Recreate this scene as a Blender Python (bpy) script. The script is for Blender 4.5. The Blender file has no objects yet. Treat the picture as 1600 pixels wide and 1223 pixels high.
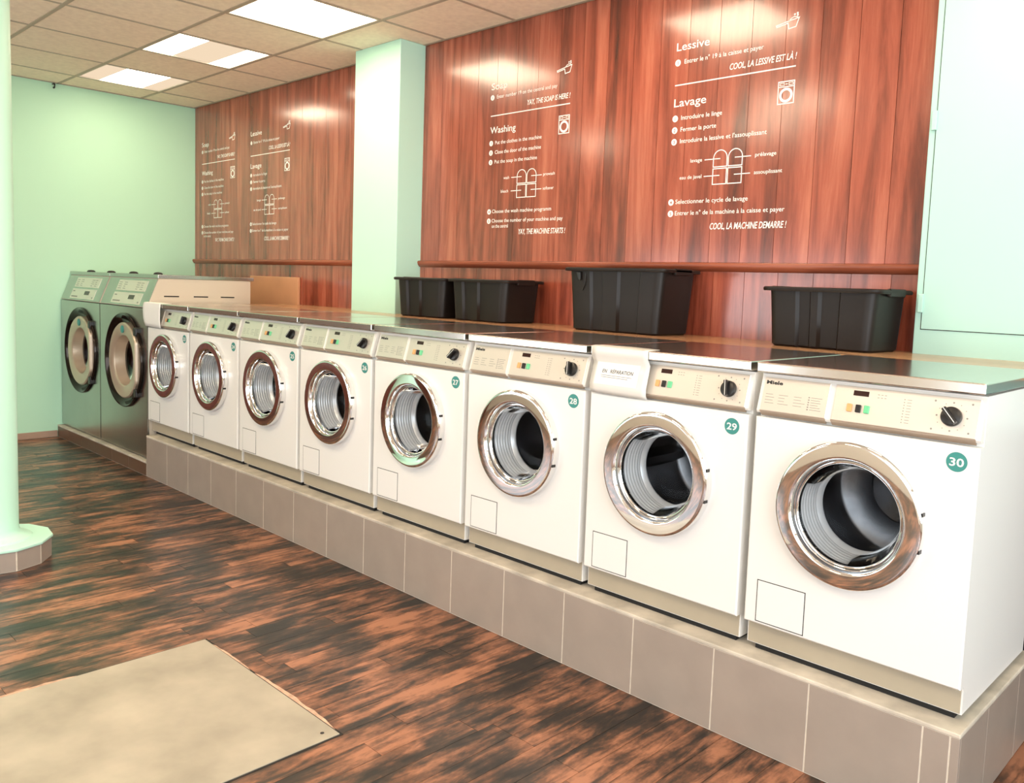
import bpy, bmesh, math, random
from math import sin, cos, pi, radians
from mathutils import Vector, Matrix

scene = bpy.context.scene
COL = scene.collection
random.seed(7)

# ------------------------------------------------------------------ camera
cam_d = bpy.data.cameras.new('camera')
cam_d.sensor_width = 36.0
cam_d.lens = 1309.5 * 36.0 / 1600.0
cam_d.shift_x = -0.01026
cam_d.shift_y = -0.0306
cam_d.clip_start = 0.02
cam = bpy.data.objects.new('camera', cam_d)
COL.objects.link(cam)
cam.location = (0.5900, -2.2035, 1.3206)
cam.rotation_euler = (1.4826, -0.0356, 0.7724)
scene.camera = cam

# ------------------------------------------------------------------ world, daylight, exposure
scene.view_settings.view_transform = 'Standard'
scene.view_settings.look = 'None'
scene.view_settings.gamma = 1.0
scene.view_settings.use_curve_mapping = False
scene.view_settings.exposure = 0.2
LAMP = 15.0          # strength of the ceiling fixtures
LAMP_COL = (1.0, 0.81, 0.58)

world = bpy.data.worlds.new('world')
scene.world = world
world.use_nodes = True
bg = world.node_tree.nodes['Background']
bg.inputs['Color'].default_value = (0.85, 0.93, 1.0, 1)
bg.inputs['Strength'].default_value = 0.45


def area_light(name, loc, target, sx, sy, power, col):
    l = bpy.data.lights.new(name, 'AREA')
    l.shape = 'RECTANGLE'
    l.size, l.size_y = sx, sy
    l.energy = power
    l.color = col
    o = bpy.data.objects.new(name, l)
    COL.objects.link(o)
    o.location = loc
    o.rotation_euler = (Vector(target) - Vector(loc)).to_track_quat('-Z', 'Y').to_euler()
    return o


# unseen daylight lamps, added to the right of and behind the camera
area_light('window_daylight', (2.85, -1.9, 1.55), (0.0, -1.9, 1.75), 3.4, 2.0, 130, (0.90, 0.96, 1.0))
area_light('shopfront_daylight', (0.6, -4.1, 1.55), (0.4, 0.0, 2.2), 3.6, 2.0, 55, (0.92, 0.97, 1.0))

area_light('shopdoor_daylight', (-4.3, -4.1, 1.08), (-3.2, 0.0, 0.9), 3.0, 1.15, 38, (0.95, 0.97, 1.0))  # added low lamp to brighten the reflections in the lid edges

# ------------------------------------------------------------------ key dimensions
YW = 1.083       # wood wall face
ZC = 2.745       # ceiling
XL = -6.626      # left wall
PZ = 0.269       # washer plinth top
PF = -0.032      # plinth tile face
CZ = 1.126       # counter top


# ------------------------------------------------------------------ materials
def lin(r, g, b):
    f = lambda c: (c / 255 / 12.92) if c / 255 <= 0.04045 else ((c / 255 + 0.055) / 1.055) ** 2.4
    return (f(r), f(g), f(b), 1)


def mat(name, col, rough=0.5, metal=0.0, spec=0.5, bump=0.0, bscale=40, var=0.0, vscale=6, aniso=None, coat=0.0):
    m = bpy.data.materials.new(name)
    m.use_nodes = True
    nt = m.node_tree
    b = nt.nodes['Principled BSDF']
    b.inputs['Base Color'].default_value = col
    b.inputs['Roughness'].default_value = rough
    b.inputs['Metallic'].default_value = metal
    b.inputs['Specular IOR Level'].default_value = spec
    b.inputs['Coat Weight'].default_value = coat
    b.inputs['Coat Roughness'].default_value = 0.1
    tc = nt.nodes.new('ShaderNodeTexCoord')
    if var:
        n = nt.nodes.new('ShaderNodeTexNoise')
        n.inputs['Scale'].default_value = vscale
        n.inputs['Detail'].default_value = 6
        nt.links.new(tc.outputs['Object'], n.inputs['Vector'])
        r = nt.nodes.new('ShaderNodeValToRGB')
        e = r.color_ramp.elements
        e[0].position, e[1].position = 0.3, 0.7
        e[0].color = tuple(c * (1 - var) for c in col[:3]) + (1,)
        e[1].color = tuple(min(1, c * (1 + var * 0.6)) for c in col[:3]) + (1,)
        nt.links.new(n.outputs['Fac'], r.inputs['Fac'])
        nt.links.new(r.outputs['Color'], b.inputs['Base Color'])
    if bump:
        n = nt.nodes.new('ShaderNodeTexNoise')
        n.inputs['Scale'].default_value = bscale
        n.inputs['Detail'].default_value = 4
        nt.links.new(tc.outputs['Object'], n.inputs['Vector'])
        bp = nt.nodes.new('ShaderNodeBump')
        bp.inputs['Strength'].default_value = bump
        bp.inputs['Distance'].default_value = 0.002
        nt.links.new(n.outputs['Fac'], bp.inputs['Height'])
        nt.links.new(bp.outputs['Normal'], b.inputs['Normal'])
    return m


def wood(name, ramp, axis, scale=1.0, rough=0.32, rand=0.35, blotch=None, spec=0.5, bump=0.15, stretch=14.0, rv=0.12, coat=None):
    """streaky timber, grain along the given axis, tone shifted per plank"""
    m = bpy.data.materials.new(name)
    m.use_nodes = True
    nt = m.node_tree
    L = nt.links.new
    b = nt.nodes['Principled BSDF']
    b.inputs['Specular IOR Level'].default_value = spec
    if coat:
        b.inputs['Coat Weight'].default_value, b.inputs['Coat Roughness'].default_value, b.inputs['Coat IOR'].default_value = coat
    tc = nt.nodes.new('ShaderNodeTexCoord')
    oi = nt.nodes.new('ShaderNodeObjectInfo')
    mp = nt.nodes.new('ShaderNodeMapping')
    s = [stretch * scale] * 3
    s[axis] = 1.0 * scale
    mp.inputs['Scale'].default_value = s
    add = nt.nodes.new('ShaderNodeVectorMath')
    add.operation = 'ADD'
    mul = nt.nodes.new('ShaderNodeVectorMath')
    mul.operation = 'SCALE'
    mul.inputs[0].default_value = (37.0, 19.0, 53.0)
    L(oi.outputs['Random'], mul.inputs['Scale'])
    L(tc.outputs['Object'], mp.inputs['Vector'])
    L(mp.outputs['Vector'], add.inputs[0])
    L(mul.outputs['Vector'], add.inputs[1])
    n1 = nt.nodes.new('ShaderNodeTexNoise')
    n1.inputs['Scale'].default_value = 1.6
    n1.inputs['Detail'].default_value = 8
    n1.inputs['Roughness'].default_value = 0.62
    n1.inputs['Distortion'].default_value = 0.6
    L(add.outputs['Vector'], n1.inputs['Vector'])
    # per plank shift
    ma = nt.nodes.new('ShaderNodeMath')
    ma.operation = 'MULTIPLY_ADD'
    L(oi.outputs['Random'], ma.inputs[0])
    ma.inputs[1].default_value = rand
    ma.inputs[2].default_value = -rand / 2
    sm = nt.nodes.new('ShaderNodeMath')
    sm.operation = 'ADD'
    L(n1.outputs['Fac'], sm.inputs[0])
    L(ma.outputs[0], sm.inputs[1])
    fac = sm.outputs[0]
    if blotch:
        mp2 = nt.nodes.new('ShaderNodeMapping')
        s2 = [blotch[1]] * 3
        s2[axis] = blotch[2]
        mp2.inputs['Scale'].default_value = s2
        L(tc.outputs['Object'], mp2.inputs['Vector'])
        n2 = nt.nodes.new('ShaderNodeTexNoise')
        n2.inputs['Scale'].default_value = 1.0
        n2.inputs['Detail'].default_value = 7
        n2.inputs['Roughness'].default_value = 0.68
        L(mp2.outputs['Vector'], n2.inputs['Vector'])
        m2 = nt.nodes.new('ShaderNodeMath')
        m2.operation = 'MULTIPLY_ADD'
        L(n2.outputs['Fac'], m2.inputs[0])
        m2.inputs[1].default_value = blotch[0]
        m2.inputs[2].default_value = -blotch[0] / 2
        s3 = nt.nodes.new('ShaderNodeMath')
        s3.operation = 'ADD'
        L(fac, s3.inputs[0])
        L(m2.outputs[0], s3.inputs[1])
        fac = s3.outputs[0]
    r = nt.nodes.new('ShaderNodeValToRGB')
    el = r.color_ramp.elements
    while len(el) < len(ramp):
        el.new(0.5)
    for e, (p, c) in zip(el, ramp):
        e.position, e.color = p, c
    L(fac, r.inputs['Fac'])
    L(r.outputs['Color'], b.inputs['Base Color'])
    rr = nt.nodes.new('ShaderNodeMath')
    rr.operation = 'MULTIPLY_ADD'
    L(n1.outputs['Fac'], rr.inputs[0])
    rr.inputs[1].default_value = -rv
    rr.inputs[2].default_value = rough + rv / 2
    L(rr.outputs[0], b.inputs['Roughness'])
    bp = nt.nodes.new('ShaderNodeBump')
    bp.inputs['Strength'].default_value = bump
    bp.inputs['Distance'].default_value = 0.002
    L(n1.outputs['Fac'], bp.inputs['Height'])
    L(bp.outputs['Normal'], b.inputs['Normal'])
    return m


def emis(name, col, s):
    m = bpy.data.materials.new(name)
    m.use_nodes = True
    nt = m.node_tree
    nt.nodes.remove(nt.nodes['Principled BSDF'])
    e = nt.nodes.new('ShaderNodeEmission')
    e.inputs['Color'].default_value = (*col[:3], 1)
    e.inputs['Strength'].default_value = s
    nt.links.new(e.outputs[0], nt.nodes['Material Output'].inputs['Surface'])
    return m


def glass_mat(name, tint=(0.93, 0.95, 0.96), refl=0.12):
    m = bpy.data.materials.new(name)
    m.use_nodes = True
    nt = m.node_tree
    nt.nodes.remove(nt.nodes['Principled BSDF'])
    t = nt.nodes.new('ShaderNodeBsdfTransparent')
    t.inputs['Color'].default_value = (*tint, 1)
    g = nt.nodes.new('ShaderNodeBsdfGlossy')
    g.inputs['Roughness'].default_value = 0.03
    lw = nt.nodes.new('ShaderNodeLayerWeight')
    lw.inputs['Blend'].default_value = refl
    mx = nt.nodes.new('ShaderNodeMixShader')
    nt.links.new(lw.outputs['Fresnel'], mx.inputs[0])
    nt.links.new(t.outputs[0], mx.inputs[1])
    nt.links.new(g.outputs[0], mx.inputs[2])
    nt.links.new(mx.outputs[0], nt.nodes['Material Output'].inputs['Surface'])
    return m


M = {}
M['mint'] = mat('mint_paint', (0.52, 0.86, 0.64, 1), 0.55, bump=0.05, bscale=120)
M['mint_gloss'] = mat('mint_gloss_paint', (0.54, 0.87, 0.73, 1), 0.4)
M['mint_cool'] = mat('pale_mint_paint', (0.43, 0.70, 0.63, 1), 0.45)
M['ceil_tile'] = mat('ceiling_tile', (0.97, 0.82, 0.66, 1), 0.9, spec=0.1, bump=0.25, bscale=220, var=0.08, vscale=30)
M['grid_bar'] = mat('ceiling_grid', (0.46, 0.38, 0.29, 1), 0.6)
M['dark'] = mat('dark_void', (0.01, 0.01, 0.01, 1), 0.8, spec=0.1)
M['wood_wall'] = wood('wood_panelling', [(0.18, (0.050, 0.014, 0.009, 1)), (0.38, (0.20, 0.042, 0.022, 1)),
                                         (0.56, (0.36, 0.085, 0.048, 1)), (0.78, (0.52, 0.165, 0.098, 1))], 2, 0.6, 0.24, 0.12,
                      blotch=(0.75, 9.0, 0.8), spec=0.5, coat=(0.75, 0.15, 1.62))
M['rail'] = wood('wood_rail', [(0.25, (0.16, 0.04, 0.02, 1)), (0.75, (0.38, 0.10, 0.05, 1))], 0, 1.0, 0.25, 0.1)
M['floor'] = wood('floor_boards', [(0.32, (0.014, 0.010, 0.008, 1)), (0.44, (0.050, 0.028, 0.018, 1)),
                                   (0.55, (0.16, 0.068, 0.037, 1)), (0.71, (0.39, 0.165, 0.088, 1))], 1, 2.2, 0.30, 0.10,
                  blotch=(1.35, 6.0, 2.6), stretch=7.0, bump=0.3)
M['dado'] = wood('wainscot_wood', [(0.25, (0.07, 0.017, 0.009, 1)), (0.75, (0.19, 0.048, 0.026, 1))], 2, 1.0, 0.3, 0.1)
M['cheek'] = mat('beige_enamel', (0.60, 0.53, 0.44, 1), 0.4)
M['counter'] = wood('counter_wood', [(0.25, (0.25, 0.11, 0.05, 1)), (0.75, (0.62, 0.36, 0.20, 1))], 0, 1.0, 0.22, 0.1)
M['board'] = mat('plain_board', lin(214, 156, 116), 0.5, var=0.06)
M['tile'] = mat('grey_tile', lin(163, 150, 139), 0.28, var=0.06, vscale=9, spec=0.5)
M['brown_tile'] = mat('brown_tile', lin(104, 76, 60), 0.3, var=0.06, vscale=9)  # tile browned in its colour for warm, dim lighting
M['grout'] = mat('grout', lin(222, 212, 196), 0.85, var=0.15, vscale=30)
M['concrete'] = mat('plinth_top', lin(206, 196, 180), 0.8, var=0.3, vscale=9, bump=0.3, bscale=60)
M['enamel'] = mat('white_enamel', (0.86, 0.85, 0.82, 1), 0.28, spec=0.5)
M['plastic'] = mat('white_plastic', (0.84, 0.82, 0.77, 1), 0.35)
M['kick'] = mat('kick_enamel', (0.44, 0.385, 0.29, 1), 0.4, var=0.06)  # beige with the shade below the front panel put into the colour
M['satin'] = mat('satin_silver', (0.80, 0.74, 0.66, 1), 0.32, metal=0.6)
M['strip'] = mat('brushed_strip', (0.46, 0.37, 0.30, 1), 0.3, metal=0.85)  # brown of the floor's reflection put into the metal colour
M['steel'] = mat('brushed_steel', (0.72, 0.70, 0.66, 1), 0.19, metal=1.0, bump=0.06, bscale=30)
M['steel_soft'] = mat('stainless_sheet', (0.50, 0.50, 0.47, 1), 0.27, metal=1.0, var=0.08, vscale=5)
M['chrome'] = mat('chrome', (0.86, 0.86, 0.86, 1), 0.04, metal=1.0)
M['drum'] = mat('drum_steel', (0.20, 0.20, 0.21, 1), 0.26, metal=1.0, var=0.2, vscale=14)
M['gasket'] = mat('grey_gasket', (0.60, 0.61, 0.63, 1), 0.3, metal=0.35)
M['glass'] = glass_mat('door_glass')
M['dark_glass'] = glass_mat('dark_door_glass', (0.45, 0.45, 0.47), 0.2)
M['black'] = mat('black_plastic', (0.012, 0.011, 0.011, 1), 0.3)
M['rubber'] = mat('black_rubber', (0.01, 0.01, 0.01, 1), 0.6)
M['seam'] = mat('dark_seam', (0.02, 0.018, 0.016, 1), 0.8)
M['badge'] = mat('green_sticker', (0.045, 0.27, 0.24, 1), 0.4)
M['white_print'] = mat('white_print', (0.92, 0.90, 0.86, 1), 0.5)
M['grey_print'] = mat('grey_print', (0.30, 0.28, 0.25, 1), 0.6)
M['black_print'] = mat('black_print', (0.02, 0.02, 0.02, 1), 0.5)
M['orange'] = mat('orange_button', (0.80, 0.42, 0.16, 1), 0.35)
M['green'] = mat('green_button', (0.16, 0.62, 0.30, 1), 0.35)
M['display'] = mat('dark_display', (0.035, 0.012, 0.010, 1), 0.12)
M['paper'] = mat('paper', (0.88, 0.87, 0.84, 1), 0.7, spec=0.2)
M['sleeve'] = mat('clear_sleeve', (0.80, 0.78, 0.73, 1), 0.25)
M['tub'] = mat('dark_tub_plastic', (0.012, 0.0085, 0.007, 1), 0.42, spec=0.3, bump=0.08, bscale=200)
M['plate'] = mat('worn_plate', lin(172, 163, 146), 0.42, var=0.26, vscale=4.5, spec=0.4)
M['vinyl_edge'] = mat('torn_vinyl', lin(206, 170, 145), 0.8, var=0.3, vscale=40)
M['skirting'] = mat('skirting', lin(178, 150, 130), 0.5, var=0.1)
M['door_recess'] = mat('dark_enamel_ring', (0.03, 0.022, 0.018, 1), 0.12, metal=0.7)
M['door_tan'] = mat('tan_door_ring', (0.58, 0.47, 0.36, 1), 0.32, metal=0.5)
M['lamp'] = emis('lamp_diffuser', LAMP_COL, LAMP)
M['lamp_dim'] = emis('dim_diffuser', (1.0, 0.78, 0.55), 0.8)
M['cream'] = mat('cream_paint', (0.86, 0.80, 0.70, 1), 0.6)
M['lamp_frame'] = mat('lamp_frame', (0.75, 0.68, 0.58, 1), 0.5)
M['window_frame'] = mat('window_frame', (0.7, 0.7, 0.7, 1), 0.4)


# ------------------------------------------------------------------ mesh helpers
class MB:
    def __init__(self):
        self.v, self.f = [], []

    def add(self, vs, fs):
        o = len(self.v)
        self.v += [tuple(p) for p in vs]
        self.f += [tuple(i + o for i in f) for f in fs]
        return self

    def box(self, x0, y0, z0, x1, y1, z1):
        return self.add([(x0, y0, z0), (x1, y0, z0), (x1, y1, z0), (x0, y1, z0), (x0, y0, z1), (x1, y0, z1), (x1, y1, z1), (x0, y1, z1)],
                        [(0, 3, 2, 1), (4, 5, 6, 7), (0, 1, 5, 4), (1, 2, 6, 5), (2, 3, 7, 6), (3, 0, 4, 7)])

    def prism_x(self, poly, x0, x1):
        """poly: (y, z) outline, clockwise seen from +x or not - normals are fixed later"""
        n = len(poly)
        vs = [(x0, y, z) for y, z in poly] + [(x1, y, z) for y, z in poly]
        fs = [tuple(range(n))[::-1], tuple(range(n, 2 * n))]
        fs += [(i, (i + 1) % n, n + (i + 1) % n, n + i) for i in range(n)]
        return self.add(vs, fs)

    def prism_z(self, poly, z0, z1):
        n = len(poly)
        vs = [(x, y, z0) for x, y in poly] + [(x, y, z1) for x, y in poly]
        fs = [tuple(range(n))[::-1], tuple(range(n, 2 * n))]
        fs += [(i, (i + 1) % n, n + (i + 1) % n, n + i) for i in range(n)]
        return self.add(vs, fs)

    def prism_y(self, poly, y0, y1):
        """poly: (x, z) outline"""
        n = len(poly)
        vs = [(x, y0, z) for x, z in poly] + [(x, y1, z) for x, z in poly]
        fs = [tuple(range(n)), tuple(range(n, 2 * n))[::-1]]
        fs += [((i + 1) % n, i, n + i, n + (i + 1) % n) for i in range(n)]
        return self.add(vs, fs)

    def lathe(self, prof, cx=0, cz=0, seg=64, closed=False):
        """prof: (r, y); axis along y through (cx, cz)"""
        vs, fs = [], []
        m = len(prof)
        for k in range(seg):
            a = 2 * pi * k / seg
            for r, y in prof:
                vs.append((cx + r * cos(a), y, cz + r * sin(a)))
        for k in range(seg):
            q = (k + 1) % seg
            for i in range(m if closed else m - 1):
                j = (i + 1) % m
                fs.append((k * m + i, k * m + j, q * m + j, q * m + i))
        return self.add(vs, fs)

    def lathe_z(self, prof, cx=0, cy=0, seg=32):
        vs, fs = [], []
        m = len(prof)
        for k in range(seg):
            a = 2 * pi * k / seg
            for r, z in prof:
                vs.append((cx + r * cos(a), cy + r * sin(a), z))
        for k in range(seg):
            q = (k + 1) % seg
            for i in range(m - 1):
                fs.append((k * m + i, q * m + i, q * m + i + 1, k * m + i + 1))
        return self.add(vs, fs)

    def disc(self, r, y, cx=0, cz=0, seg=32):
        vs = [(cx + r * cos(2 * pi * k / seg), y, cz + r * sin(2 * pi * k / seg)) for k in range(seg)]
        return self.add(vs, [tuple(range(seg))])

    def plate_hole(self, x0, z0, x1, z1, cx, cz, r, y, seg=72, flip=False):
        ang = [2 * pi * k / seg for k in range(seg)]
        inner = [(cx + r * cos(a), y, cz + r * sin(a)) for a in ang]
        outer = []
        for a in ang:
            dx, dz = cos(a), sin(a)
            t = min(((x1 if dx > 0 else x0) - cx) / dx if abs(dx) > 1e-9 else 1e9,
                    ((z1 if dz > 0 else z0) - cz) / dz if abs(dz) > 1e-9 else 1e9)
            outer.append([cx + dx * t, y, cz + dz * t])
        for X in (x0, x1):
            for Z in (z0, z1):
                i = min(range(seg), key=lambda k: abs(math.atan2(sin(ang[k] - math.atan2(Z - cz, X - cx)), cos(ang[k] - math.atan2(Z - cz, X - cx)))))
                outer[i] = [X, y, Z]
        fs = []
        for k in range(seg):
            q = (k + 1) % seg
            f = (k, q, seg + q, seg + k)
            fs.append(f[::-1] if flip else f)
        return self.add(inner + outer, fs)

    def stroke(self, pts, w, y, closed=False):
        """flat polyline of width w in the xz plane, mitred"""
        P = [Vector((p[0], p[1])) for p in pts]
        n = len(P)
        L, R = [], []
        for i in range(n):
            a = P[(i - 1) % n] if (closed or i > 0) else None
            c = P[(i + 1) % n] if (closed or i < n - 1) else None
            d1 = (P[i] - a).normalized() if a is not None else None
            d2 = (c - P[i]).normalized() if c is not None else None
            if d1 is None: d1 = d2
            if d2 is None: d2 = d1
            n1 = Vector((-d1.y, d1.x))
            n2 = Vector((-d2.y, d2.x))
            mm = n1 + n2
            mm = n1 if mm.length < 1e-6 else mm.normalized()
            k = w / 2 / max(0.35, mm.dot(n1))
            L.append(P[i] + mm * k)
            R.append(P[i] - mm * k)
        vs = [(p.x, y, p.y) for p in L] + [(p.x, y, p.y) for p in R]
        fs = [(i, (i + 1) % n, n + (i + 1) % n, n + i) for i in range(n if closed else n - 1)]
        return self.add(vs, fs)

    def tube(self, pts, r, seg=10):
        P = [Vector(p) for p in pts]
        rings = []
        for i, p in enumerate(P):
            d = (P[min(i + 1, len(P) - 1)] - P[max(i - 1, 0)]).normalized()
            u = d.cross(Vector((0, 0, 1)))
            if u.length < 1e-3: u = d.cross(Vector((1, 0, 0)))
            u.normalize()
            w = d.cross(u)
            rings.append([p + (u * cos(2 * pi * k / seg) + w * sin(2 * pi * k / seg)) * r for k in range(seg)])
        vs = [v for rg in rings for v in rg]
        fs = []
        for i in range(len(P) - 1):
            for k in range(seg):
                q = (k + 1) % seg
                fs.append((i * seg + k, i * seg + q, (i + 1) * seg + q, (i + 1) * seg + k))
        fs.append(tuple(range(seg))[::-1])
        fs.append(tuple((len(P) - 1) * seg + k for k in range(seg)))
        return self.add(vs, fs)

    def mesh(self, name, m, smooth=0, fix=True):
        me = bpy.data.meshes.new(name)
        me.from_pydata(self.v, [], self.f)
        if fix:
            b = bmesh.new()
            b.from_mesh(me)
            bmesh.ops.recalc_face_normals(b, faces=b.faces)
            b.to_mesh(me)
            b.free()
        me.materials.append(M[m] if isinstance(m, str) else m)
        if smooth:
            me.shade_smooth()
            me.set_sharp_from_angle(angle=radians(smooth))
        me.update()
        return me


def link(name, me, parent=None, loc=(0, 0, 0), rot=(0, 0, 0), bevel=0, seg=2):
    o = bpy.data.objects.new(name, me)
    COL.objects.link(o)
    o.location = loc
    o.rotation_euler = rot
    if parent is not None:
        o.parent = parent
    if bevel:
        b = o.modifiers.new('edge', 'BEVEL')
        b.width = bevel
        b.segments = seg
        b.limit_method = 'ANGLE'
        b.angle_limit = radians(40)
        b.harden_normals = False
    return o


def obj(name, mb, m, parent=None, loc=(0, 0, 0), rot=(0, 0, 0), bevel=0, seg=2, smooth=0, fix=True):
    return link(name, mb.mesh(name, m, smooth, fix), parent, loc, rot, bevel, seg)


def tag(o, label=None, cat=None, group=None, kind=None):
    if label: o['label'] = label
    if cat: o['category'] = cat
    if group: o['group'] = group
    if kind: o['kind'] = kind
    return o


def thing(name, label, cat, loc=(0, 0, 0), rot=(0, 0, 0), group=None):
    o = bpy.data.objects.new(name, None)
    o.empty_display_size = 0.1
    COL.objects.link(o)
    o.location = loc
    o.rotation_euler = rot
    return tag(o, label, cat, group)


def struct(name, mb, m, label=None, **k):
    return tag(obj(name, mb, m, **k), label, kind='structure')


_txt = {}


def text_mesh(body, height, m, bold=0.0, shear=0.0, width=None, align='LEFT', spacing=1.0):
    """flat lettering in the xz plane facing -y; height = capital height, origin = baseline (left, centre or right end)"""
    key = (body, height, m, bold, shear, width, align, spacing)
    if key in _txt: return _txt[key]
    c = bpy.data.curves.new('lettering', 'FONT')
    c.body = body
    c.size = height / 0.72
    c.offset = bold * height
    c.shear = shear
    c.space_character = spacing
    c.resolution_u = 3
    o = bpy.data.objects.new('lettering', c)
    COL.objects.link(o)
    dg = bpy.context.evaluated_depsgraph_get()
    dg.update()
    me = bpy.data.meshes.new_from_object(o.evaluated_get(dg))
    bpy.data.objects.remove(o)
    xs = [v.co.x for v in me.vertices]
    x0, x1 = min(xs), max(xs)
    s = width / (x1 - x0) if width else 1.0
    off = {'LEFT': 0.0, 'CENTER': 0.5, 'RIGHT': 1.0}[align]
    for v in me.vertices:
        v.co = ((v.co.x - x0 - off * (x1 - x0)) * s, 0.0, v.co.y)
    me.materials.clear()
    me.materials.append(M[m])
    me.update()
    _txt[key] = me
    return me


# ------------------------------------------------------------------ room shell
floor = struct('floor', MB().box(XL - 0.1, -4.3, -0.12, 3.1, YW + 0.1, -0.003), 'floor', 'worn dark and orange wood-look floor')
ceiling = struct('ceiling', MB().box(XL - 0.1, -4.3, ZC + 0.10, 3.1, YW + 0.1, ZC + 0.2), 'dark', 'suspended ceiling of beige tiles')
wall_back = struct('wall_back', MB().box(XL - 0.1, YW + 0.012, -0.1, 3.1, YW + 0.15, ZC + 0.1), 'dark', 'wall clad in reddish wood planks')
wall_left = struct('wall_left', MB().box(XL - 0.15, -4.3, -0.1, XL, YW + 0.15, ZC + 0.1), 'mint', 'mint green painted end wall')
# opposite wall behind the camera, its glazed openings made up for the light
wf = MB()
wf.box(XL - 0.1, -4.45, -0.1, -5.9, -4.3, ZC + 0.1)
wf.box(-5.9, -4.45, -0.1, -2.7, -4.3, 0.45)
wf.box(-5.9, -4.45, 1.75, -2.7, -4.3, ZC + 0.1)
wf.box(-2.7, -4.45, -0.1, -1.3, -4.3, ZC + 0.1)
wf.box(-1.3, -4.45, -0.1, 2.6, -4.3, 0.45)
wf.box(-1.3, -4.45, 2.6, 2.6, -4.3, ZC + 0.1)
wf.box(2.6, -4.45, -0.1, 3.1, -4.3, ZC + 0.1)
struct('wall_front', wf, 'cream')
we = MB()
we.box(3.1, -4.45, -0.1, 3.25, YW + 0.15, 0.45)
we.box(3.1, -4.45, 2.6, 3.25, YW + 0.15, ZC + 0.1)
we.box(3.1, -4.45, 0.45, 3.25, -3.7, 2.6)
we.box(3.1, -0.1, 0.45, 3.25, YW + 0.15, 2.6)
struct('wall_right', we, 'cream')
for i, (w, h, loc, rz) in enumerate([(3.9, 2.15, (0.65, -4.37, 1.525), 0), (3.6, 2.15, (3.17, -1.9, 1.525), pi / 2), (3.2, 1.3, (-4.3, -4.37, 1.10), 0)]):  # unseen frames and panes, made up to go with the added daylight
    fr = MB()
    for (a, b, c, d) in ((-w / 2, -h / 2, w / 2, -h / 2 + .06), (-w / 2, h / 2 - .06, w / 2, h / 2), (-w / 2, -h / 2, -w / 2 + .06, h / 2),
                         (w / 2 - .06, -h / 2, w / 2, h / 2), (-.03, -h / 2, .03, h / 2)):
        fr.box(a, -.03, b, c, .03, d)
    win = struct('window_%d' % (i + 1), fr, 'window_frame', loc=loc, rot=(0, 0, rz))
    obj('pane', MB().box(-w / 2 + .05, -.004, -h / 2 + .05, w / 2 - .05, .004, h / 2 - .05), 'glass', win)

# unseen wood dado, added so the door rings mirror brown
dado = struct('wainscot', MB().box(XL, -4.3, 0, XL + 0.02, -0.60, 1.12), 'dado', 'dark wood wainscot on the end wall')
struct('baseboard_left', MB().box(XL, -0.60, 0, XL + 0.014, PF - .005, 0.05), 'skirting', 'low brown skirting under the mint wall', bevel=0.002)

# ---- floor boards: strips running towards the washers
bw = 0.0855
x = XL + 0.02
i = 0
cut = MB()
while x < 0.75:
    y = -2.05 - random.random() * 0.5
    y1lim = PF
    while y < y1lim - 0.02:
        ln = random.uniform(0.62, 1.05)
        ye = min(y + ln, y1lim)
        if y1lim - ye < 0.15: ye = y1lim
        obj('plank', MB().box(x + 0.0006, y + 0.0006, -0.006, x + bw - 0.0006, ye - 0.0006, 0.0), 'floor', floor)
        y = ye
    x += bw

# ---- wood planks on the back wall, dado rail between
PW = 0.156


def planks(x0, x1, z0, z1, first):
    xs = [x0]
    q = first
    while q < x1 - 0.02:
        if q > x0 + 0.02: xs.append(q)
        q += PW
    xs.append(x1)
    for a, b in zip(xs[:-1], xs[1:]):
        link('plank', MB().box(a + 0.0010, YW, z0, b - 0.0010, YW + 0.012, z1).mesh('plank', 'wood_wall'), wall_back)


PIL = (-3.96, -3.50, 0.896)
for (a, b) in ((XL + 0.001, PIL[0] + 0.1), (PIL[1] - 0.1, -0.45)):
    planks(a, b, 1.45, ZC - 0.004, -1.457 - 40 * PW)
    planks(a, b, 0.9, 1.425, -1.457 - 40 * PW + 0.03)
for n, (a, b) in enumerate(((XL + 0.001, PIL[0]), (PIL[1], -0.522))):
    prof = [(YW, 1.414), (YW - 0.010, 1.418), (YW - 0.020, 1.430), (YW - 0.024, 1.444), (YW - 0.020, 1.452), (YW, 1.456)]
    struct('trim_%d' % (n + 1), MB().prism_x(prof, a, b), 'rail', 'polished wooden dado rail on the %s plank wall' % ('far' if n == 0 else 'long'), smooth=50)

# pillar and right column
struct('pillar', MB().box(PIL[0], PIL[2], 0.9, PIL[1], YW + 0.01, ZC), 'mint_gloss', 'mint green square pillar dividing the plank wall', bevel=0.004)
rc = struct('wall_column', MB().box(-0.522, 1.0, 0.9, 3.1, YW + 0.02, ZC), 'mint_cool', 'mint green wall section beside the plank wall', bevel=0.003)
ad = tag(obj('door_1', MB().box(-0.497, 0.996, 1.217, 0.45, 0.9995, 2.70), 'mint_cool', bevel=0.0015), 'flush painted access door in the mint wall', kind='structure')
obj('door_gap', MB().box(-0.4995, 0.9985, 1.2145, 0.4525, 1.0005, 2.7025), 'seam', ad)
for z in (1.96, 1.31):
    h = MB().box(-0.5125, 0.988, z - 0.034, -0.4935, 0.998, z + 0.034)
    obj('hinge', h, 'mint_cool', ad, bevel=0.003)

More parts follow.
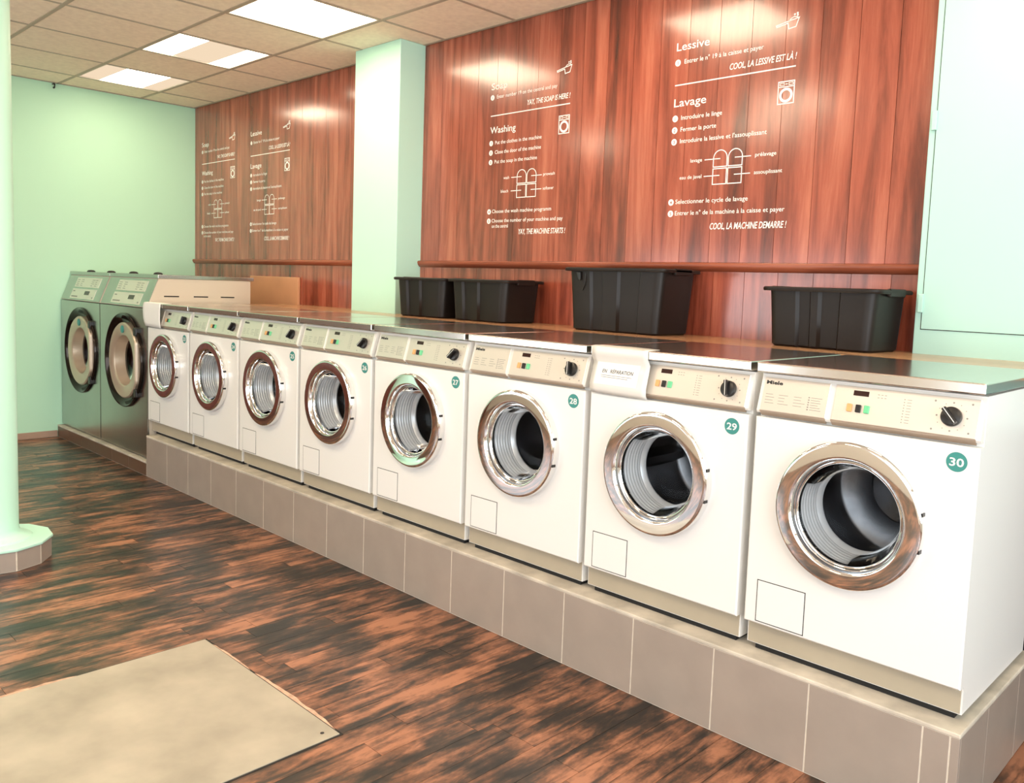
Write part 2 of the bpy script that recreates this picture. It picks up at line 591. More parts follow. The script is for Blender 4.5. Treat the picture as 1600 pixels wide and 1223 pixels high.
# foreground column on a tiled round base
ccx, ccy = -3.68, -1.19
fc = tag(obj('column', MB().lathe_z([(0.155, 0.100), (0.150, 0.108), (0.118, 0.118), (0.106, 0.128), (0.1, 0.145), (0.1, ZC)], ccx, ccy, 40), 'mint_gloss', smooth=40),
         'round mint green column on a tiled base', kind='structure')
NB = 12
ba = [2 * pi * (k + 0.27) / NB for k in range(NB)]
poly = lambda r: [(ccx + r * cos(a), ccy + r * sin(a)) for a in ba]
obj('base_core', MB().prism_z(poly(0.229), 0, 0.088), 'grout', fc)
obj('base_top', MB().prism_z(poly(0.236), 0.088, 0.101), 'mint_gloss', fc, bevel=0.003)
for k in range(NB):
    a0, a1 = ba[k], ba[(k + 1) % NB]
    p0 = Vector((ccx + 0.222 * cos(a0), ccy + 0.222 * sin(a0)))
    p1 = Vector((ccx + 0.222 * cos(a1), ccy + 0.222 * sin(a1)))
    d = (p1 - p0).normalized()
    nrm = Vector((d.y, -d.x))
    q0, q1 = p0 + d * 0.0015, p1 - d * 0.0015
    obj('tile', MB().prism_z([q0, q1, q1 + nrm * 0.008, q0 + nrm * 0.008], 0.002, 0.087), 'tile', fc)

# ---- suspended ceiling: grid bars, tiles, light fixtures
gx = [XL] + [-6.235 + 0.585 * k for k in range(16)] + [3.1]
gy = [YW] + [0.62 - 0.62 * k for k in range(8)] + [-4.3]
for xx in gx[1:-1]:
    obj('grid_bar', MB().box(xx - 0.011, -4.3, ZC - 0.002, xx + 0.011, YW, ZC + 0.03), 'grid_bar', ceiling)
for yy in gy[1:-1]:
    obj('grid_bar', MB().box(XL, yy - 0.011, ZC - 0.003, 3.1, yy + 0.011, ZC + 0.03), 'grid_bar', ceiling)
obj('grid_bar', MB().box(XL, YW - 0.02, ZC - 0.003, 3.1, YW, ZC + 0.03), 'grid_bar', ceiling)
obj('grid_bar', MB().box(XL, -4.3, ZC - 0.003, XL + 0.02, YW, ZC + 0.03), 'grid_bar', ceiling)
LIGHTS = {(1, 1): 'split', (3, 1): 'split', (5, 1): 'full', (8, 1): 'full', (11, 1): 'full', (3, 5): 'full', (6, 5): 'full', (9, 5): 'full', (12, 5): 'full', (7, 4): 'full'}  # rightmost wall-row lamp and rear-row lamps past the column are added for light
for ix in range(len(gx) - 1):
    for iy in range(len(gy) - 1):
        x0, x1, y1, y0 = gx[ix], gx[ix + 1], gy[iy], gy[iy + 1]
        if (ix, iy) in LIGHTS: continue
        t = MB().box(x0 + .002, y0 + .002, ZC + random.uniform(0, .0015), x1 - .002, y1 - .002, ZC + 0.014)
        obj('ceiling_tile', t, 'ceil_tile', ceiling)
LL = {(1, 1): 'recessed ceiling light lit only in its middle, nearest the mint end wall', (3, 1): 'recessed ceiling light lit at both ends with a cream middle panel',
      (5, 1): 'fully lit white square ceiling light, in front of the mint pillar', (8, 1): 'fully lit square ceiling light over washers 27 and 28, beyond the picture edge',
      (11, 1): 'fully lit square ceiling light over washer 30, beyond the picture edge',
      (7, 4): 'fully lit square ceiling light above the pale floor plate',
      (3, 5): 'fully lit square ceiling light behind the mint column', (6, 5): 'fully lit square ceiling light behind the pale floor plate',
      (9, 5): 'fully lit square ceiling light above the open floor facing washer 29', (12, 5): 'fully lit square ceiling light by the shop window'}
for (ix, iy), kind in LIGHTS.items():
    x0, x1, y1, y0 = gx[ix] + .011, gx[ix + 1] - .011, gy[iy] - .011, gy[iy + 1] + .011
    w, d = x1 - x0, y1 - y0
    lab = LL.get((ix, iy), 'fully lit square ceiling light of the row behind the camera')
    t = thing('ceiling_light', lab, 'ceiling light', (x0, y0, ZC), group='recessed ceiling lights')
    fr = MB()
    e = 0.008
    for b in ((0, 0, w, e), (0, d - e, w, d), (0, e, e, d - e), (w - e, e, w, d - e)):
        fr.box(b[0], b[1], -0.002, b[2], b[3], 0.05)
    obj('light_frame', fr, 'lamp_frame', t)
    obj('housing', MB().box(0, 0, 0.05, w, d, 0.06), 'lamp_frame', t)
    if kind == 'full':
        obj('diffuser', MB().box(e, e, 0.004, w - e, d - e, 0.008), 'lamp', t)
    elif (ix, iy) == (3, 1):
        obj('diffuser', MB().box(e, e, 0.004, w - e, 0.20, 0.008), 'lamp', t)
        obj('diffuser', MB().box(e, 0.455, 0.004, w - e, d - e, 0.008), 'lamp', t)
        obj('cream_panel', MB().box(e, 0.201, 0.006, w - e, 0.454, 0.010), 'lamp_dim', t)
    else:
        obj('diffuser', MB().box(e, 0.16, 0.004, w - e, 0.465, 0.008), 'lamp', t)
        obj('cream_panel', MB().box(e, e, 0.006, w - e, 0.159, 0.010), 'lamp_dim', t)
        obj('cream_panel', MB().box(e, 0.466, 0.006, w - e, d - e, 0.010), 'lamp_dim', t)

# ------------------------------------------------------------------ plinths
PR = 0.018
pl = thing('tiled_plinth', 'long grey-tiled plinth under the row of white washing machines', 'plinth', (-2.4, 0.2, 0))
pm = Matrix.Translation((2.4, -0.2, 0))


def onp(name, mb, m, parent, **k):
    o = obj(name, mb, m, parent, **k)
    o.matrix_parent_inverse = parent.matrix_basis.inverted()
    return o


onp('core', MB().box(-4.883, PF + 0.0012, 0, PR - 0.0012, 0.66, 0.258), 'grout', pl)
onp('ledge', MB().box(-4.885, PF - 0.001, 0.257, PR + 0.001, 0.66, PZ), 'concrete', pl, bevel=0.003)
ed = [-4.885] + sorted([-0.0687 - 0.30 * j for j in range(16) if -0.0687 - 0.30 * j > -4.80]) + [-0.004, PR + 0.0022]
for a, b in zip(ed[:-1], ed[1:]):
    onp('tile', MB().box(a + 0.0022, PF, 0.002, b - 0.0022, PF + 0.010, 0.256), 'tile', pl, bevel=0.0008, seg=1)
ed = [PF + 0.0105, 0.205, 0.505, 0.66]
for a, b in zip(ed[:-1], ed[1:]):
    onp('tile', MB().box(PR - 0.010, a + 0.0015, 0.002, PR, b - 0.0015, 0.256), 'tile', pl, bevel=0.0008, seg=1)
lp = thing('low_plinth', 'low brown-tiled plinth under the two big steel machines', 'plinth', (-5.75, 0.3, 0))
onp('core', MB().box(XL, PF + 0.0012, 0, -4.887, 0.78, 0.084), 'grout', lp)
onp('ledge', MB().box(XL, PF - 0.001, 0.083, -4.887, 0.78, 0.094), 'concrete', lp, bevel=0.002)
q = -4.887
while q > XL + 0.02:
    a = max(q - 0.30, XL)
    onp('tile', MB().box(a + 0.002, PF, 0.002, q - 0.002, PF + 0.010, 0.082), 'brown_tile', lp)
    q = a

# wooden counter behind the machines
ct = tag(obj('counter', MB().box(-4.93, 0.612, 1.095, 1.3, YW - 0.001, CZ), 'counter', bevel=0.003), 'long narrow wooden counter between the washers and the plank wall', 'counter')
tag(obj('plywood_panel', MB().box(-5.60, YW - 0.022, CZ - 0.2, -4.884, YW - 0.003, 1.325), 'board', bevel=0.003),
    'plain orange-beige panel against the planks behind the steel machines', 'panel')

# ------------------------------------------------------------------ white washing machines
W = 0.595
PITCH = 0.62
ZL = lambda z: z - PZ
DCX, DCZ, DR = 0.290, ZL(0.742), 0.199
SL = math.atan2(0.028, 0.098)
CACHE = {}


def cached(key, fn):
    if key not in CACHE: CACHE[key] = fn()
    return CACHE[key]


def m_body():
    b = MB()
    z0, z1 = ZL(0.290), ZL(1.094)
    b.plate_hole(0, z0, W, z1, DCX, DCZ, 0.165, 0.030)
    b.add([(0, .03, z0), (W, .03, z0), (W, .598, z0), (0, .598, z0), (0, .03, z1), (W, .03, z1), (W, .598, z1), (0, .598, z1)],
          [(0, 3, 2, 1), (4, 5, 6, 7), (1, 2, 6, 5), (2, 3, 7, 6), (3, 0, 4, 7)])
    return b.mesh('body', 'enamel', fix=False)


def m_front():
    b = MB()
    z0, z1 = ZL(0.362), ZL(0.970)
    c = 0.004
    b.plate_hole(c, z0 + c, W - c, z1 - c, DCX, DCZ, 0.168, 0.0)
    b.lathe([(0.168, 0.0), (0.168, 0.029)], DCX, DCZ, 72)
    o = [(c, 0, z0 + c), (W - c, 0, z0 + c), (W - c, 0, z1 - c), (c, 0, z1 - c)]
    p = [(0, c, z0), (W, c, z0), (W, c, z1), (0, c, z1)]
    r = [(0, .03, z0), (W, .03, z0), (W, .03, z1), (0, .03, z1)]
    b.add(o + p + r, [(4 * k + i, 4 * k + 4 + i, 4 * k + 4 + (i + 1) % 4, 4 * k + (i + 1) % 4)[::-1] for k in (0, 1) for i in range(4)])
    return b.mesh('front_panel', 'enamel', fix=False)


def m_fascia():
    b = MB()
    # closed profile of the sloping control housing
    b.prism_x([(0.032, ZL(0.982)), (0.004, ZL(0.982)), (0.0005, ZL(0.988)), (0.0285, ZL(1.0865)), (0.032, ZL(1.0935))], 0.001, W - 0.001)
    return b.mesh('control_housing', 'plastic')


def m_lid():
    b = MB()
    b.box(-0.003, -0.006, ZL(1.099), W + 0.003, 0.606, ZL(1.128))
    return b.mesh('lid', 'steel')


def m_ring():
    pr = [(0.1985, 0.001), (0.1995, -0.006), (0.1990, -0.020), (0.1985, -0.0275), (0.1965, -0.0315), (0.1930, -0.0335), (0.1900, -0.0344), (0.1880, -0.0345),
          (0.1590, -0.0356), (0.1570, -0.0355), (0.1540, -0.0335), (0.1505, -0.0285), (0.1475, -0.0200), (0.1455, -0.010), (0.1450, -0.004), (0.1448, 0.004)]
    return MB().lathe(pr, DCX, DCZ, 96).mesh('door_ring', 'chrome', smooth=60, fix=False)


def m_inner():
    # second bright bead round the glass
    pr = [(0.1448, -0.012), (0.142, -0.016), (0.139, -0.015), (0.137, -0.010), (0.1365, 0.002)]
    return MB().lathe(pr, DCX, DCZ, 96).mesh('glass_bezel', 'chrome', smooth=60, fix=False)


def m_glass():
    pr = [(0.1370, -0.006), (0.1345, 0.004), (0.128, 0.030), (0.121, 0.058), (0.114, 0.078), (0.108, 0.086), (0.098, 0.090), (0.06, 0.094), (0.02, 0.096), (0.0005, 0.096)]
    return MB().lathe(pr, DCX, DCZ, 64).mesh('door_glass', 'glass', smooth=80, fix=False)


def m_gasket():
    pr = [(0.150, 0.000)]
    n = 7
    for k in range(n):
        y = 0.004 + 0.012 * k
        r = 0.1460 - 0.0022 * k
        pr += [(r, y), (r - 0.0025, y + 0.004), (r - 0.0025, y + 0.008)]
    pr += [(0.122, 0.094), (0.119, 0.100), (0.121, 0.106)]
    return MB().lathe(pr, DCX, DCZ, 72).mesh('door_gasket', 'gasket', smooth=35, fix=False)


def m_drum():
    pr = [(0.121, 0.104), (0.17, 0.106), (0.215, 0.115), (0.222, 0.14), (0.222, 0.40), (0.20, 0.425), (0.11, 0.43), (0.1, 0.418), (0.0005, 0.415)]
    return MB().lathe(pr, DCX, DCZ, 72).mesh('drum', 'drum', smooth=50, fix=False)


def m_lifter():
    b = MB()
    b.prism_y([(-0.035, 0.222), (0.035, 0.222), (0.012, 0.168), (-0.012, 0.168)], 0.15, 0.40)
    return b.mesh('drum_lifter', 'drum', smooth=60)


def rot_plane(mb, name, m, **k):
    return mb.mesh(name, m, **k)


def m_bars():
    """lines of small print and the lamp column on the programme plate"""
    b = MB()
    rnd = random.Random(3)
    for cx_ in (0.022, 0.062, 0.108):
        for r_ in range(4):
            b.box(cx_, -0.0004, 0.050 - r_ * 0.0085, cx_ + rnd.uniform(0.018, 0.034), 0, 0.0512 - r_ * 0.0085)
    for r_ in range(6):
        b.box(0.150, -0.0004, 0.052 - r_ * 0.0068, 0.154, 0, 0.0555 - r_ * 0.0068)
        b.box(0.158, -0.0004, 0.053 - r_ * 0.0068, 0.158 + rnd.uniform(0.02, 0.034), 0, 0.0543 - r_ * 0.0068)
    return b.mesh('programme_print', 'grey_print')


def m_dial():
    b = MB()
    for k in range(12):
        a = 2 * pi * k / 12
        b.disc(0.0013 if k % 3 else 0.0024, 0, 0.522 + 0.0355 * cos(a) * 1.0, 0.050 + 0.0355 * sin(a), 8)
    for sx in (-1, 1):
        for sz in (-1, 1):
            b.disc(0.0026, 0, 0.522 + 0.043 * sx, 0.050 + 0.036 * sz, 10)
    for r_ in range(9):
        b.box(0.404, -0.0003, 0.078 - r_ * 0.0075, 0.4065, 0, 0.0805 - r_ * 0.0075)
        b.box(0.412, -0.0003, 0.0785 - r_ * 0.0075, 0.423, 0, 0.0797 - r_ * 0.0075)
    for r_ in range(2):
        for c_ in range(3):
            b.box(0.336 + c_ * 0.009, -0.0003, 0.083 - r_ * 0.008, 0.341 + c_ * 0.009, 0, 0.0845 - r_ * 0.008)
    return b.mesh('dial_print', 'grey_print', fix=False)


def m_knob():
    pr = [(0.0245, 0.0), (0.0245, -0.008), (0.0235, -0.011), (0.020, -0.0125), (0.0005, -0.0125)]
    return MB().lathe(pr, 0, 0, 40).mesh('programme_knob', 'black', smooth=40)


def m_grip():
    b = MB()
    b.prism_y([(-0.0235, -0.004), (-0.022, -0.006), (0.022, -0.006), (0.0235, -0.004), (0.0235, 0.004), (0.022, 0.006), (-0.022, 0.006), (-0.0235, 0.004)], -0.027, -0.0115)
    return b.mesh('knob_grip', 'black')


def m_pointer():
    return MB().box(-0.023, -0.0275, -0.0008, 0.023, -0.0268, 0.0008).mesh('pointer_line', 'white_print')


def washer(k, label, knob_angle, blank_plate=False):
    """k = 0 is the machine next to the steel machines; all meshes are shared between the copies"""
    t = thing('washing_machine', label, 'washing machine', (-4.935 + PITCH * k, 0, PZ), group='white front-loading washers on the tiled plinth')
    P = lambda name, key, fn, **kw: link(name, cached(key, fn), t, **kw)
    P('body', 'body', m_body)
    P('front_panel', 'front', m_front)
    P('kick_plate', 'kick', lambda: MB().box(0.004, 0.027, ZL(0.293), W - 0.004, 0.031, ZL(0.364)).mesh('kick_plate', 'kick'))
    for fx in (0.06, W - 0.06):
        for fy in (0.09, 0.54):
            o = P('foot', 'foot', lambda: MB().lathe_z([(0.0005, 0), (0.022, 0), (0.022, 0.008), (0.012, 0.010), (0.012, 0.023)], 0, 0, 16).mesh('foot', 'rubber', smooth=40))
            o.location = (fx, fy, 0)
    P('base_frame', 'basefr', lambda: MB().box(0.02, 0.045, ZL(0.2695), W - 0.02, 0.58, ZL(0.2925)).mesh('base_frame', 'rubber'))  # dark block standing in for the shade under the open underside
    P('control_housing', 'fascia', m_fascia)
    P('lid', 'lid', m_lid, bevel=0.004, seg=3)
    # sloping plates: built flat, tipped back by the slope of the fascia
    sl = dict(loc=(0, 0.0, ZL(0.988)), rot=(-SL, 0, 0))
    dp = P('drawer_front', 'drawer', lambda: MB().box(0.012, -0.0025, 0.002, 0.206, 0.002, 0.100).mesh('drawer_front', 'satin'), bevel=0.001, seg=1, **sl)
    cp = P('control_plate', 'cplate', lambda: MB().box(0.222, -0.0025, 0.002, 0.583, 0.002, 0.100).mesh('control_plate', 'satin'), bevel=0.001, seg=1, **sl)
    P('grip_strip', 'stripL', lambda: MB().prism_x([(0.012, ZL(0.974)), (-0.0035, ZL(0.9885)), (-0.0035, ZL(0.9905)), (0.012, ZL(0.9905))], 0.012, 0.206).mesh('grip_strip', 'strip'))
    P('grip_strip', 'stripR', lambda: MB().prism_x([(0.012, ZL(0.974)), (-0.0035, ZL(0.9885)), (-0.0035, ZL(0.9905)), (0.012, ZL(0.9905))], 0.222, 0.583).mesh('grip_strip', 'strip'))
    Q = lambda name, key, fn, par, **kw: link(name, cached(key, fn), par, **kw)
    if not blank_plate:
        Q('maker_name', 'miele', lambda: text_mesh('Miele', 0.0105, 'black_print', bold=0.05, width=0.050), dp, loc=(0.018, -0.0030, 0.080))
        Q('programme_print', 'bars', m_bars, dp, loc=(0, -0.0027, 0))['kind'] = 'stuff'
    Q('display', 'disp', lambda: MB().box(0.272, -0.0035, 0.075, 0.313, 0.0, 0.089).mesh('display', 'display'), cp)
    for bx, mm in ((0.266, 'orange'), (0.2895, 'black'), (0.312, 'green')):
        o = Q('push_button', 'btn' + mm, lambda mm=mm: MB().box(-0.0068, -0.0085, 0.030, 0.0068, 0.0, 0.051).mesh('push_button', mm), cp, loc=(bx + 0.002, 0, 0), bevel=0.0015)
        o['label'] = '%s push button' % mm
    Q('dial_print', 'dial', m_dial, cp, loc=(0, -0.0028, 0))['kind'] = 'stuff'
    kn = P('programme_knob', 'knob', m_knob)
    kn.matrix_local = Matrix.Translation((0, 0, ZL(0.988))) @ Matrix.Rotation(-SL, 4, 'X') @ Matrix.Translation((0.522, -0.0025, 0.050)) @ Matrix.Rotation(knob_angle, 4, 'Y')
    g = Q('knob_grip', 'grip', m_grip, kn, bevel=0.0015)
    Q('pointer_line', 'pline', m_pointer, kn)
    # porthole door
    rg = P('door_ring', 'ring', m_ring)
    Q('glass_bezel', 'inner', m_inner, rg)
    for a in (13, -15):
        Q('hinge_pin', 'pin%d' % a, lambda a=a: MB().box(0.1985 * cos(radians(a)) - 0.004 + DCX, -0.030, DCZ + 0.1985 * sin(radians(a)) - 0.0045,
                                                          0.1985 * cos(radians(a)) + 0.0025 + DCX, -0.012, DCZ + 0.1985 * sin(radians(a)) + 0.0045).mesh('hinge_pin', 'black'), rg)
    P('door_glass', 'glass', m_glass)
    P('door_gasket', 'gasket', m_gasket)
    dr = P('drum', 'drum', m_drum)
    for a in (25 + 40 * k, 145 + 40 * k, 265 + 40 * k):
        o = Q('drum_lifter', 'lifter', m_lifter, dr)
        o.matrix_local = Matrix.Translation((DCX, 0, DCZ)) @ Matrix.Rotation(radians(a), 4, 'Y')
    # service flap at the lower left, its seam showing as a thin dark line
    fl = P('service_flap', 'flap', lambda: MB().box(0.0395, -0.0016, ZL(0.3725), 0.1825, 0.001, ZL(0.4925)).mesh('service_flap', 'enamel'), bevel=0.0006, seg=1)
    Q('flap_seam', 'seam', lambda: MB().box(0.0372, -0.0008, ZL(0.3702), 0.1848, 0.0008, ZL(0.4948)).mesh('flap_seam', 'seam'), fl)
    # round number sticker
    sx, sz = 0.545, ZL(0.929)
    nb = P('number_sticker', 'sticker', lambda: MB().lathe([(0.0245, 0.0002), (0.0245, -0.0006), (0.0005, -0.0006)], 0, 0, 36).mesh('number_sticker', 'badge'), loc=(sx, 0, sz))
    Q('numeral', 'num%d' % k, lambda: text_mesh(str(23 + k), 0.0205, 'white_print', bold=0.025, width=0.0335, align='CENTER'), nb, loc=(0, -0.0011, -0.0102))
    return t


WL = ['white washing machine numbered 23 with a blank white sheet over its panel',
      'white washing machine with sticker number 24, between 23 and 25',
      'white washing machine with green sticker number 25, lid clear of any tub',
      'white washing machine with green sticker number 26, left of number 27',
      'white washing machine with green sticker number 27, porthole ring reflecting brown',
      'white washing machine with green sticker number 28, left of the one with the notice',
      'white washing machine number 29 with a handwritten notice on its panel',
      'white washing machine number 30 at the plinth corner, its side panel showing']
KA = [radians(95), radians(-60), radians(-55), radians(-50), radians(-48), radians(80), radians(80), radians(48)]
for k in range(8):
    washer(k, WL[k], KA[k], blank_plate=False)


# notices lying over the fascias of 23 and 29
def sheet(name, label, x0, x1, prof, skew=0.0, bulge=0.0, thick=0.0012, m='paper', cat='notice'):
    """a limp sheet following a (y, z) profile down the fascia, x0..x1"""
    nx = 10
    vs, fs = [], []
    n = len(prof)
    for j, (y, z) in enumerate(prof):
        for i in range(nx + 1):
            u = i / nx
            xx = x0 + (x1 - x0) * u + skew * j / (n - 1)
            off = bulge * (1 - u) ** 2 * sin(pi * j / (n - 1))
            vs.append((xx - off, y - 0.2 * off, z + 0.0015 * sin(3 * u + j)))
    for j in range(n - 1):
        for i in range(nx):
            a = j * (nx + 1) + i
            fs.append((a, a + 1, a + nx + 2, a + nx + 1))
    mb = MB()
    mb.add(vs, fs)
    o = obj(name, mb, m, smooth=60)
    s = o.modifiers.new('thickness', 'SOLIDIFY')
    s.thickness = thick
    return tag(o, label, cat)


X29 = -4.935 + PITCH * 6
prof = [(0.055, 1.1300), (0.010, 1.1302), (-0.0085, 1.1285), (-0.0105, 1.115), (-0.0095, 1.098), (0.004, 1.078), (-0.006, 1.040), (-0.0160, 1.005), (-0.0150, 0.985), (-0.008, 0.972)]
nt = sheet('repair_notice', 'white handwritten out-of-order notice in a sleeve over the panel of washer 29', X29 + 0.004, X29 + 0.236, prof, skew=0.004, m='sleeve')
# written sheet inside the sleeve, tilted like the fascia
ns = math.atan2(0.004 + 0.016, 1.078 - 1.005)
ins = obj('paper_insert', MB().box(0.0, -0.0006, 0.0, 0.176, 0.0, 0.075), 'paper', nt, loc=(X29 + 0.026, -0.0172, 1.004), rot=(-ns * 1.02, 0, 0))
link('handwriting', text_mesh('EN   RÉPARATION', 0.0125, 'black_print', bold=0.012, shear=0.15, width=0.128), ins, loc=(0.026, -0.0010, 0.040))
ul = MB()
ul.stroke([(0.024, 0.0315), (0.150, 0.031)], 0.0011, 0)
ul.stroke([(0.026, 0.0255), (0.135, 0.0245)], 0.0011, 0)
obj('underlining', ul, 'black_print', ins, loc=(0, -0.0010, 0), fix=False)
prof = [(0.060, 1.1302), (0.008, 1.1306), (-0.010, 1.1285), (-0.013, 1.112), (-0.015, 1.09), (-0.015, 1.06), (-0.016, 1.03), (-0.014, 1.0), (-0.010, 0.975)]
s23 = sheet('paper_sheet', 'blank white paper sheet draped over the lid and panel of washer 23', -4.935 - 0.012, -4.935 + 0.225, prof, bulge=0.022, m='paper', cat='paper')

# ------------------------------------------------------------------ two big steel machines
DW = 0.836


def steel_machine(x0, label):
    t = thing('industrial_washer', label, 'washing machine', (x0, 0.0, 0.094), group='big steel machines by the end wall')
    z = lambda q: q - 0.094
    P = lambda name, key, fn, **kw: link(name, cached('G' + key, fn), t, **kw)
    cx, cz = 0.455, z(0.722)
    w = DW

    def body():
        b = MB()
        b.plate_hole(0.003, z(0.104), w - 0.003, z(1.086), cx, cz, 0.318, 0.0)
        b.add([(0.003, 0, z(.104)), (w - .003, 0, z(.104)), (w - .003, .72, z(.104)), (0.003, .72, z(.104)), (0.003, 0, z(1.086)), (w - .003, 0, z(1.086)), (w - .003, .72, z(1.086)), (0.003, .72, z(1.086))],
              [(0, 3, 2, 1), (4, 5, 6, 7), (2, 3, 7, 6), (3, 0, 4, 7), (1, 2, 6, 5)])
        return b.mesh('front_sheet', 'steel_soft', fix=False)
    P('front_sheet', 'body', body)
    P('side_panel', 'side', lambda: MB().box(w - 0.0028, 0.012, z(0.110), w - 0.0008, 0.715, z(1.084)).mesh('side_panel', 'cheek'))
    # sloped fascia with white cheeks
    P('fascia', 'fascia', lambda: MB().prism_x([(0.002, z(1.092)), (0.078, z(1.284)), (0.72, z(1.284)), (0.72, z(1.092))], 0.004, w - 0.004).mesh('fascia', 'cheek'))
    P('lid', 'lid', lambda: MB().box(0.001, 0.070, z(1.285), w - 0.001, 0.745, z(1.310)).mesh('lid', 'steel_soft'), bevel=0.003)
    a = math.atan2(0.076, 0.192)
    sl = dict(loc=(0, 0.002, z(1.092)), rot=(-a, 0, 0))
    fp = P('fascia_plate', 'fplate', lambda: MB().box(0.012, -0.003, 0.004, w - 0.012, 0.001, 0.200).mesh('fascia_plate', 'steel_soft'), **sl)
    Q = lambda name, key, fn, par, **kw: link(name, cached('G' + key, fn), par, **kw)
    Q('programme_plate', 'pp', lambda: MB().box(0.20, -0.0045, 0.108, 0.70, 0, 0.185).mesh('programme_plate', 'satin'), fp)
    Q('control_plate', 'cp', lambda: MB().box(0.19, -0.0045, 0.014, 0.69, 0, 0.094).mesh('control_plate', 'satin'), fp)
    Q('display', 'di', lambda: MB().box(0.47, -0.006, 0.048, 0.565, 0, 0.078).mesh('display', 'display'), fp)

    def bars():
        b = MB()
        rnd = random.Random(5)
        for cx_ in (0.22, 0.31, 0.53, 0.60):
            for r_ in range(4):
                b.box(cx_, -0.0052, 0.165 - r_ * 0.015, cx_ + rnd.uniform(0.03, 0.06), -0.004, 0.169 - r_ * 0.015)
        b.box(0.215, -0.0052, 0.070, 0.255, -0.004, 0.078)
        b.box(0.215, -0.0052, 0.026, 0.345, -0.004, 0.036)
        b.box(0.645, -0.0052, 0.024, 0.665, -0.004, 0.034)
        return b.mesh('panel_print', 'grey_print')
    Q('panel_print', 'bars', bars, fp)['kind'] = 'stuff'
    # door: dark dished surround, tan ring with flat hinge side, dark glass
    ring = [(0.321, -0.002), (0.322, -0.012), (0.316, -0.020), (0.306, -0.016), (0.292, 0.006), (0.272, 0.030), (0.245, 0.040), (0.20, 0.042)]
    P('door_surround', 'surr', lambda: MB().lathe(ring, cx, cz, 80).mesh('door_surround', 'door_recess', smooth=50, fix=False))

    def tan():
        b = MB()
        N = 80
        out_, in_ = [], []
        for k in range(N):
            an = 2 * pi * k / N
            xx, zz = 0.252 * cos(an), 0.258 * sin(an)
            out_.append((cx + 0.03 + min(xx, 0.212), cz + zz))
            in_.append((cx + 0.03 + 0.168 * cos(an), cz + 0.172 * sin(an)))
        rings = [[(x_, 0.03, z_) for x_, z_ in out_], [(x_, -0.018, z_) for x_, z_ in out_],
                 [(cx + .03 + (x_ - cx - .03) * 0.97, -0.026, cz + (z_ - cz) * 0.97) for x_, z_ in out_],
                 [(cx + .03 + (x_ - cx - .03) * 1.06, -0.024, cz + (z_ - cz) * 1.06) for x_, z_ in in_],
                 [(x_, -0.016, z_) for x_, z_ in in_], [(cx + .03 + (x_ - cx - .03) * 0.93, 0.06, cz + (z_ - cz) * 0.93) for x_, z_ in in_]]
        vs = [p for r_ in rings for p in r_]
        fs = [(r_ * N + k, r_ * N + (k + 1) % N, (r_ + 1) * N + (k + 1) % N, (r_ + 1) * N + k) for r_ in range(5) for k in range(N)]
        b.add(vs, fs)
        return b.mesh('door_ring', 'door_tan', smooth=40)
    dr = P('door_ring', 'tan', tan)
    Q('door_lock', 'lock', lambda: MB().lathe([(0.026, -0.024), (0.026, -0.030), (0.022, -0.032), (0.0005, -0.032)], cx + 0.03, cz + 0.212, 24).mesh('door_lock', 'badge', smooth=40), dr)
    Q('door_glass', 'gl', lambda: MB().lathe([(0.158, 0.05), (0.12, 0.075), (0.06, 0.088), (0.0005, 0.09)], cx + 0.03, cz, 48).mesh('door_glass', 'dark_glass', smooth=60), dr)
    P('drum', 'drum', lambda: MB().lathe([(0.156, 0.062), (0.26, 0.07), (0.29, 0.10), (0.29, 0.55), (0.0005, 0.56)], cx + 0.03, cz, 48).mesh('drum', 'drum', smooth=40, fix=False))
    for s_ in (1, -1):
        Q('hinge', 'hg%d' % s_, lambda s_=s_: MB().box(cx + 0.205, -0.026, cz + s_ * 0.205 - 0.028, cx + 0.250, 0.02, cz + s_ * 0.205 + 0.028).mesh('hinge', 'black'), dr, bevel=0.008)
    # low screw caps on the lid
    for bx in (0.20, 0.62):
        P('lid_cap', 'cap', lambda: MB().lathe_z([(0.030, 0), (0.028, 0.008), (0.018, 0.014), (0.0005, 0.016)], 0, 0, 20).mesh('lid_cap', 'rubber', smooth=60), loc=(bx, 0.16, z(1.310)))
    for vy in (0.16, 0.36, 0.55):
        P('vent_slot', 'vent', lambda: MB().box(0, -0.05, 0, 0.0016, 0.05, 0.008).mesh('vent_slot', 'seam'), loc=(w - 0.0045, vy, z(1.165)))
    return t


steel_machine(XL + 0.004, 'big stainless steel washing machine against the mint end wall')
steel_machine(-5.779, 'big stainless steel washing machine between its twin and white washer 23')

